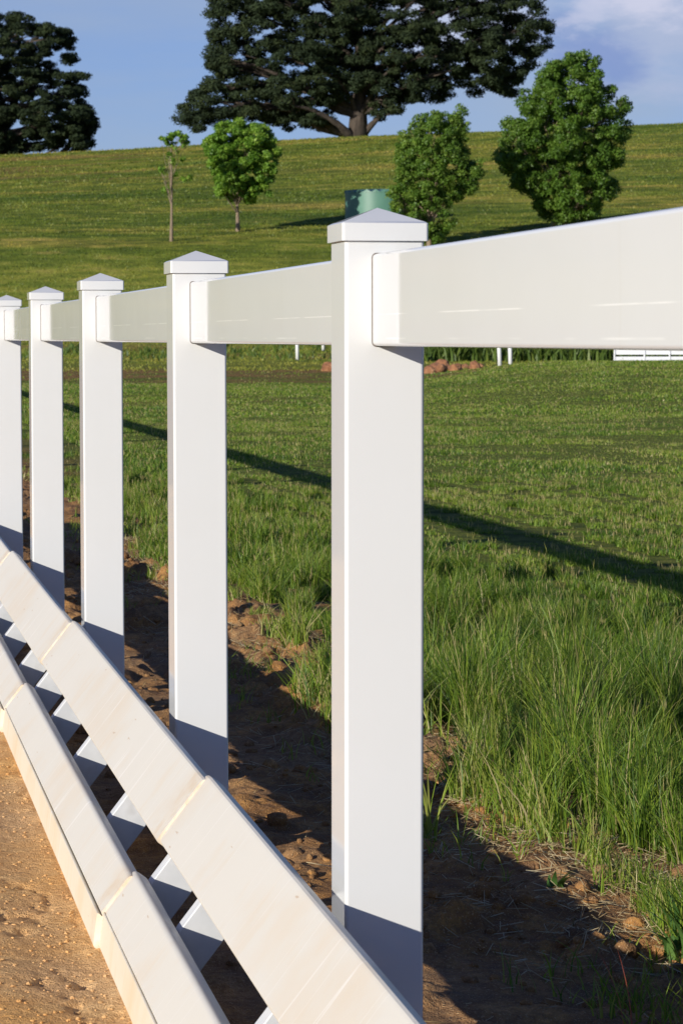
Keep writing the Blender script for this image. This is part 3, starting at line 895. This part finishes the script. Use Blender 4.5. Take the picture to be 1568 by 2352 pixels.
def px_tree(name, label, cat, bpx, outline, Z, group, mat, bark, seed, pad_r, pads_n, leaves, size, trunk_w, thick, gap_thr=.36,
            holes=(), stems=None, squash=.8, aspect=.5, limb_n=14, trunk_top=.6, gscale=1.0, extra=(), root_dx=0., shell=.6, tint0=.45, up=.5, edge_keep=.35, gn=.4):
    """a tree standing at depth Z: outline in units of the photo grid, converted to metres about its base"""
    r = np.random.RandomState(seed)
    m = Z / 6504.0
    bu = (bpx[0] - 784) * m
    bx, by = from_cam(bu, Z)
    bz = float(terrain(np.array([bx]), np.array([by]))[0])
    root = empty(name, (bx, by, bz - .05), -TH)
    tag(root, label, cat, group)
    poly = [((a - bpx[0]) * m, (bpx[1] - b) * m) for a, b in outline]
    xs = [p[0] for p in poly]; zs = [p[1] for p in poly]
    X, D, Zv = [], [], []
    maxd = max(xs) - min(xs)
    tries = 0
    P = []
    cx = (max(xs) + min(xs)) / 2
    while len(P) < pads_n and tries < 60:
        tries += 1
        n = pads_n * 3
        x = min(xs) + (max(xs) - min(xs)) * r.rand(n); z = min(zs) + (max(zs) - min(zs)) * r.rand(n)
        dd = poly_dist(poly, x, z)
        ok = poly_in(poly, x, z) & (dd > pad_r * edge_keep)
        half = np.minimum(thick, .25 + 1.05 * np.sqrt(np.clip(dd, 0, None) * thick * .9))
        y = (r.rand(n) * 2 - 1) * half
        g = fbm(x / pad_r * .30 * gscale + 31, z / pad_r * .38 * gscale + seed, seed + 5, 2) * (1 - gn) + gn * fbm(y / pad_r * .3 + 7, (x + z) / pad_r * .22, seed + 9, 2)
        ok &= g > gap_thr
        for hx, hy, hr in holes:
            ok &= np.hypot(x - (hx - bpx[0]) * m, z - (bpx[1] - hy) * m) > hr * m
        for i in np.where(ok)[0]:
            P.append((x[i], y[i], z[i]))
            if len(P) >= pads_n: break
    P = np.array(P)
    for ex, ey, er in extra:
        P = np.concatenate([P, [[(ex - bpx[0]) * m + r.randn() * er * m * .4, r.randn() * .2 * max(1, er / 10), (bpx[1] - ey) * m + r.randn() * er * m * .3] for _ in range(max(2, int(er / 4)))]])
    pr = pad_r * (.55 + .75 * r.rand(len(P)))
    tint = np.clip(tint0 + .35 * (r.rand(len(P)) - .5), 0, 1)
    pads = np.column_stack([P, pr, pr, pr * squash, tint])
    co, q, tt = leafmass(pads, leaves, size, r, aspect, up, shell=shell)
    link('crown', np_mesh('crown', co, q, {'tint': tt}), mat, root)
    # trunk and limbs
    bm = bmesh.new()
    H = max(zs)
    stems_ = stems or [(0, 0)]
    tops = []
    for (sx, lean) in stems_:
        x0 = sx * m
        ht = H * trunk_top
        w = trunk_w * m / 2 / (1 if len(stems_) == 1 else 1.3)
        pts = []; rd = []
        for k in range(9):
            f = k / 8
            pts.append((x0 + lean * f * f * m + .15 * w * math.sin(f * 7 + seed), .2 * w * math.cos(f * 5), ht * f - .15 * (k == 0)))
            rd.append(w * (1.0 + .42 * (1 - f) ** 8) * (1 - .72 * f))
        tube(bm, pts, rd, 10)
        tops.append((pts, rd))
    for k in range(limb_n):
        i = r.randint(len(P)); T = Vector(P[i])
        pts_, rd_ = tops[k % len(tops)]
        # leaves the trunk a good way below its target
        ft = min(max((T.z / (H * trunk_top)) * .62 - .04 * r.rand(), .12), .95)
        a = Vector(pts_[int(ft * 8)]); ra = rd_[int(ft * 8)] * .42
        mid = a.lerp(T, .5) + Vector((0, 0, .12 * (T - a).length)) + Vector(r.randn(3) * .05 * (T - a).length)
        pp = []; rr_ = []
        for j in range(8):
            f = j / 7
            p = a * (1 - f) ** 2 + mid * 2 * f * (1 - f) + T * f * f
            pp.append(p + Vector(r.randn(3) * .012 * (T - a).length)); rr_.append(max(ra * (1 - .88 * f), .006))
        tube(bm, pp, rr_, 6)
        # twigs from the limb to neighbouring clumps
        dist = np.linalg.norm(P - np.array(T), axis=1)
        for i2 in np.argsort(dist)[1:5]:
            s_ = pp[r.randint(4, 7)]; e_ = Vector(P[i2])
            tube(bm, [s_, s_.lerp(e_, .5) + Vector(r.randn(3) * .05 * (e_ - s_).length), e_], [rr_[5] * .7, rr_[5] * .45, rr_[5] * .2], 5)
    bm_obj('trunk', bm, bark, root, smooth=True)
    return root

PINE = [(492, -10), (474, 37), (491, 67), (474, 93), (479, 160), (472, 197), (439, 213), (406, 247), (391, 258), (401, 280), (432, 305), (466, 315), (492, 296),
        (560, 290), (609, 285), (659, 307), (692, 300), (729, 308), (759, 293), (776, 262), (800, 240), (850, 245), (859, 283), (898, 284), (949, 250), (1024, 236), (1064, 218),
        (1109, 230), (1134, 215), (1179, 235), (1199, 190), (1229, 150), (1264, 115), (1279, 65), (1244, 45), (1239, 0), (1190, -90), (1080, -190), (900, -240), (700, -220), (550, -120)]
px_tree('old_pine_tree', 'huge dark spreading pine with a thick flared trunk on the skyline', 'tree', (825, 322), PINE, 230, None, M_PINE, M_BARK, 5,
        .85, 1800, 200, .165, 36, 8.5, .265, holes=[(1035, 35, 17), (615, 50, 9), (660, 62, 9), (745, 80, 13), (860, 78, 10), (650, 165, 10), (628, 183, 9), (960, 150, 11), (1180, 160, 11), (715, 258, 13), (950, 60, 9), (1100, 120, 9), (560, 120, 8)],
        squash=.55, aspect=.28, limb_n=46, trunk_top=.72, tint0=.4, up=.35)
LPINE = [(-120, -20), (0, 8), (60, 13), (72, 16), (97, 30), (123, 38), (138, 42), (167, 50), (182, 67), (173, 87), (187, 108), (175, 128), (127, 140), (183, 147), (199, 173),
         (190, 200), (212, 222), (230, 258), (223, 287), (213, 330), (183, 322), (138, 322), (100, 330), (67, 346), (0, 350), (-100, 345), (-250, 330), (-350, 260), (-340, 120), (-250, 20)]
px_tree('dark_pine_tree', 'dark airy pine at the left edge of the skyline', 'tree', (-110, 352), LPINE, 236, None, M_PINE, M_BARK, 12,
        .68, 1550, 180, .15, 46, 7.5, .30, extra=[(196, 240, 28), (202, 262, 34), (190, 290, 30), (172, 306, 30), (150, 290, 36), (178, 185, 26), (182, 160, 20), (155, 80, 26), (150, 60, 20)], holes=[(42, 275, 17), (97, 195, 9), (125, 118, 13), (125, 265, 7), (65, 100, 8)],
        squash=.5, aspect=.28, limb_n=60, trunk_top=.8, tint0=.38, up=.35)
ROUND = [(554, 268), (525, 273), (502, 277), (494, 294), (492, 306), (465, 323), (471, 342), (477, 361), (481, 377), (492, 404), (496, 421), (504, 442), (525, 458), (554, 459), (587, 465),
         (596, 446), (625, 446), (617, 417), (640, 394), (642, 363), (653, 344), (633, 333), (637, 313), (629, 296), (602, 281), (575, 279)]
px_tree('round_crowned_tree', 'small bright green tree with a round dense crown on a straight thin trunk', 'tree', (548, 529), ROUND, 131, 'young trees on the hillside', M_LEAF_A, M_BARK2, 21,
        .25, 460, 120, .055, 9, 1.6, .24, trunk_top=.62, limb_n=16, tint0=.5, aspect=.6, up=.3)
T3 = [(1055, 229), (1074, 250), (1079, 284), (1074, 302), (1076, 334), (1072, 359), (1111, 355), (1111, 381), (1106, 404), (1087, 435), (1068, 450), (1048, 456), (1053, 479), (1046, 505), (1031, 527),
      (1001, 550), (978, 556), (950, 530), (928, 500), (903, 475), (894, 456), (888, 430), (903, 415), (911, 390), (901, 368), (911, 340), (911, 314), (907, 287), (922, 293), (946, 265), (971, 250), (1003, 240), (1021, 248), (1040, 253)]
px_tree('loose_green_tree', 'mid green tree with a tall loose crown standing in front of the water tank', 'tree', (985, 562), T3, 124, 'young trees on the hillside', M_LEAF_B, M_BARK2, 33,
        .27, 620, 95, .055, 11, 1.9, .34, trunk_top=.8, limb_n=30, tint0=.55, aspect=.55, up=.4)
T4 = [(1328, 103), (1289, 114), (1271, 128), (1239, 144), (1225, 178), (1191, 192), (1186, 219), (1191, 251), (1154, 263), (1152, 295), (1131, 334), (1140, 368), (1168, 391), (1179, 425), (1202, 430),
      (1225, 453), (1239, 478), (1260, 492), (1294, 504), (1340, 504), (1374, 497), (1379, 469), (1404, 439), (1429, 419), (1406, 398), (1404, 377), (1432, 357), (1434, 311), (1445, 293), (1445, 265),
      (1432, 251), (1449, 224), (1432, 205), (1416, 205), (1400, 173), (1381, 192), (1386, 155), (1370, 141), (1374, 121), (1349, 116)]
px_tree('bushy_green_tree', 'biggest of the young trees, a full leafy crown on twin stems at the right', 'tree', (1270, 522), T4, 128.5, 'young trees on the hillside', M_LEAF_B, M_BARK2, 44,
        .33, 950, 130, .060, 15, 3.0, .31, stems=[(0, 10), (24, 60)], trunk_top=.72, limb_n=34, tint0=.45, aspect=.55, up=.4)
SL = [(405, 299), (380, 305), (370, 316), (384, 330), (400, 336), (425, 336), (442, 324), (435, 309), (420, 303)]
px_tree('slim_sapling', 'thin leaning sapling with a few sparse leaf sprigs', 'tree', (397, 553), SL, 127, 'young trees on the hillside', M_LEAF_A, M_BARK2, 55,
        .15, 34, 30, .07, 7, .5, .1, trunk_top=.84, limb_n=14, tint0=.55, aspect=.6,
        extra=[(402, 355, 14), (398, 368, 9), (372, 390, 10), (380, 388, 8), (438, 404, 9), (428, 408, 9), (382, 434, 10), (388, 428, 8), (412, 345, 8), (420, 362, 8), (404, 400, 6)])

# ------------------------------------------------------------------ green corrugated water tank
def water_tank():
    Z = 136.0; m = Z / 6504
    u = (873 - 784) * m; x, y = from_cam(u, Z)
    z = float(terrain(np.array([x]), np.array([y]))[0]) - .15
    R = 80 * m; H = (EYE + (775.5 - 449) * m) - z
    root = empty('water_tank', (x, y, z), -TH)
    tag(root, 'pale green corrugated round water tank behind the nearest post and a tree', 'water tank')
    mt, t, b = mat_new('pale_green_steel')
    f = noise(t, .8, 5, .6)
    t.links.new(ramp(t, f, [(.3, (.065, .17, .12)), (.7, (.10, .22, .165))]), b.inputs['Base Color']); b.inputs['Roughness'].default_value = .45
    bm = bmesh.new(); K = 72; rows = int(H / .038)
    rings = []
    for i in range(rows + 1):
        zz = H * i / rows; rr = R + .011 * math.sin(zz / .076 * 2 * math.pi)
        rings.append([bm.verts.new((rr * math.cos(j * 2 * math.pi / K), rr * math.sin(j * 2 * math.pi / K), zz)) for j in range(K)])
    for A, B in zip(rings, rings[1:]):
        for j in range(K): bm.faces.new((A[j], A[(j + 1) % K], B[(j + 1) % K], B[j]))
    bm_obj('tank_wall', bm, mt, root, smooth=True)
    # low roof with a folded zig-zag rim
    mr, t2, b2 = mat_new('dark_green_roof'); b2.inputs['Base Color'].default_value = (.10, .17, .16, 1); b2.inputs['Roughness'].default_value = .5
    bm = bmesh.new(); K2 = 48
    c0 = bm.verts.new((0, 0, H + .22))
    r1 = [bm.verts.new(((R + .02) * math.cos(j * 2 * math.pi / K2), (R + .02) * math.sin(j * 2 * math.pi / K2), H + (.13 if j % 2 else .0))) for j in range(K2)]
    r2 = [bm.verts.new(((R + .022) * math.cos(j * 2 * math.pi / K2), (R + .022) * math.sin(j * 2 * math.pi / K2), H - .02)) for j in range(K2)]
    for j in range(K2):
        bm.faces.new((c0, r1[j], r1[(j + 1) % K2])); bm.faces.new((r1[j], r2[j], r2[(j + 1) % K2], r1[(j + 1) % K2]))
    bm_obj('tank_roof', bm, mt, root)
water_tank()

# ------------------------------------------------------------------ far white posts, barrier, rocks, scrub
def at(px, py, Z):
    m = Z / 6504; x, y = from_cam((px - 784) * m, Z)
    return x, y, float(terrain(np.array([x]), np.array([y]))[0])
M_FARW, t_, b_ = mat_new('far_white_plastic'); b_.inputs['Base Color'].default_value = (.70, .70, .69, 1); b_.inputs['Roughness'].default_value = .35
def far_post(px, Z, label, lean):
    x, y, z = at(px, 0, Z)
    root = empty('white_marker_post', (x, y, z - .1), -TH)
    tag(root, label, 'post', 'thin white posts across the meadow')
    bm = bmesh.new()
    tube(bm, [(0, 0, 0), (lean * .5, 0, .5), (lean, 0, 1.02)], [.052, .052, .052], 14)
    bm_obj('post_tube', bm, M_FARW, root, smooth=True)
    bm = bmesh.new()
    tube(bm, [(lean, 0, 1.0), (lean * 1.02, 0, 1.03), (lean * 1.03, 0, 1.045)], [.058, .058, .03], 14)
    bm_obj('post_top', bm, M_FARW, root, smooth=True)
far_post(684, 87, 'taller thin white post of the two left of the nearest fence post', -.02)
far_post(743, 93, 'short white post peeping under the rail, just left of the nearest fence post', .0)
far_post(1148, 71.5, 'thin white post under the right-hand rail, left one of the close pair', -.05)
far_post(1172, 74, 'thin white post under the right-hand rail, right one of the close pair', -.03)

def far_barrier():
    Z = 84.0; m = Z / 6504
    x, y, z = at(1410, 828, Z)
    z = EYE - (829 - 775.5) * m
    root = empty('lying_barrier_section', (x, y, z - .02), -TH - .12)
    tag(root, 'white two-board barrier section lying across the far meadow under the rail at the right edge', 'barrier section')
    L = 4.2
    for nm, z0, z1, y0 in (('upper_board', .17, .34, .16), ('lower_board', .0, .11, .0)):
        bm = bmesh.new()
        v = [(0, y0, z0), (L, y0, z0), (L, y0 + .10, z1), (0, y0 + .10, z1)]
        a = [bm.verts.new(p) for p in v]; b = [bm.verts.new((p[0], p[1] + .04, p[2])) for p in v]
        for i in range(4): bm.faces.new((a[i], a[(i + 1) % 4], b[(i + 1) % 4], b[i]))
        bm.faces.new(a[::-1]); bm.faces.new(b)
        bm_obj(nm, bm, M_FARW, root)
    for k in range(6):
        bm = bmesh.new()
        xx = -.03 if k == 0 else .85 + (k - 1) * .74
        v = [(xx, -.02, 0), (xx, .05, 0), (xx, .32, .36), (xx, .25, .36)]
        a = [bm.verts.new(p) for p in v]; b = [bm.verts.new((p[0] + .045, p[1], p[2])) for p in v]
        for i in range(4): bm.faces.new((a[i], a[(i + 1) % 4], b[(i + 1) % 4], b[i]))
        bm.faces.new(a[::-1]); bm.faces.new(b)
        bm_obj('rung', bm, M_FARW, root)
far_barrier()

def m_rock():
    m, t, b = mat_new('rusty_rock')
    f = noise(t, 3.5, 6, .65)
    t.links.new(ramp(t, f, [(.3, (.11, .05, .03)), (.5, (.27, .115, .05)), (.7, (.40, .22, .11))]), b.inputs['Base Color'])
    b.inputs['Roughness'].default_value = .9; bump(t, b, f, 1, .08)
    return m
M_ROCK = m_rock()
def rock(px, Z, r, label, seed, sq=.75):
    r *= 1.08
    x, y, z = at(px, 0, Z)
    rr = random.Random(seed)
    bm = bmesh.new(); bmesh.ops.create_icosphere(bm, subdivisions=3, radius=1)
    off = Vector((rr.random() * 9, rr.random() * 9, 3))
    for v in bm.verts:
        d = v.co.normalized()
        k = 1 + .38 * mnoise.noise(d * 1.3 + off) + .16 * mnoise.noise(d * 3.1 + off)
        v.co = d * k
        # chipped flat faces
        for q in range(5):
            nrm = Vector((math.cos(q * 1.3 + seed), math.sin(q * 1.7 + seed), .4 * math.cos(q + seed))).normalized()
            e = v.co.dot(nrm) - .78
            if e > 0: v.co -= nrm * e * .85
        v.co = Vector((v.co.x * r * (1 + .4 * rr.random() * 0), v.co.y * r, v.co.z * r * sq))
    o = bm_obj('rusty_boulder', bm, M_ROCK)
    o.location = (x, y, z + r * sq * .30)
    return tag(o, label, 'rock', 'rusty rocks heaped at the far side of the meadow')
rock(1003, 77, .27, 'widest rusty boulder of the heap, right behind the edge of the nearest post', 1)
rock(1017, 80, .24, 'brown boulder lying behind and above the widest one', 2, .9)
rock(985, 74.5, .19, 'dark broken boulder half hidden by the nearest post', 3)
rock(1046, 79, .21, 'bright orange boulder in the middle of the heap', 4)
rock(1064, 81, .14, 'small brown rock right of the bright orange boulder', 5)
rock(1091, 80, .17, 'orange pointed rock near the right end of the heap', 6, .95)
rock(1103, 82, .10, 'smallest dark rock at the right end of the heap', 7)
rock(757, 79, .22, 'rusty rock showing just left of the nearest fence post', 8)

def scrub():
    parts = []
    # weedy belt beyond the meadow
    x, y = sample_fan(86, 98, 62, 2)
    u = x * CT - y * ST
    k = RNG.rand(len(x)) < (.04 + .96 * sstep(u, .6, 2.5)) * np.clip(2.4 * (fbm(x * .5, y * .5, 111, 3) - .28), .1, 1)
    x, y, u = x[k], y[k], u[k]; n = len(x)
    hs = (.28 + .42 * sstep(u, 1.0, 4.0)) * (.5 + .9 * fbm(x * .6, y * .6, 113, 3))
    for q in range(5):
        xx = x + RNG.randn(n) * .12; yy = y + RNG.randn(n) * .12
        parts.append(blades(xx, yy, terrain(xx, yy) - .03, hs * (.5 + .7 * RNG.rand(n)), .05 + .05 * RNG.rand(n), .2 + .6 * RNG.rand(n), RNG.rand(n) * 6.28, np.clip(RNG.rand(n) * .8, 0, 1), 3))
    c, t, a = merge(parts)
    tag(link('weedy_scrub', np_mesh('weedy_scrub', c, t, {'tint': a}), M_SCRUB), kind='stuff')
scrub()
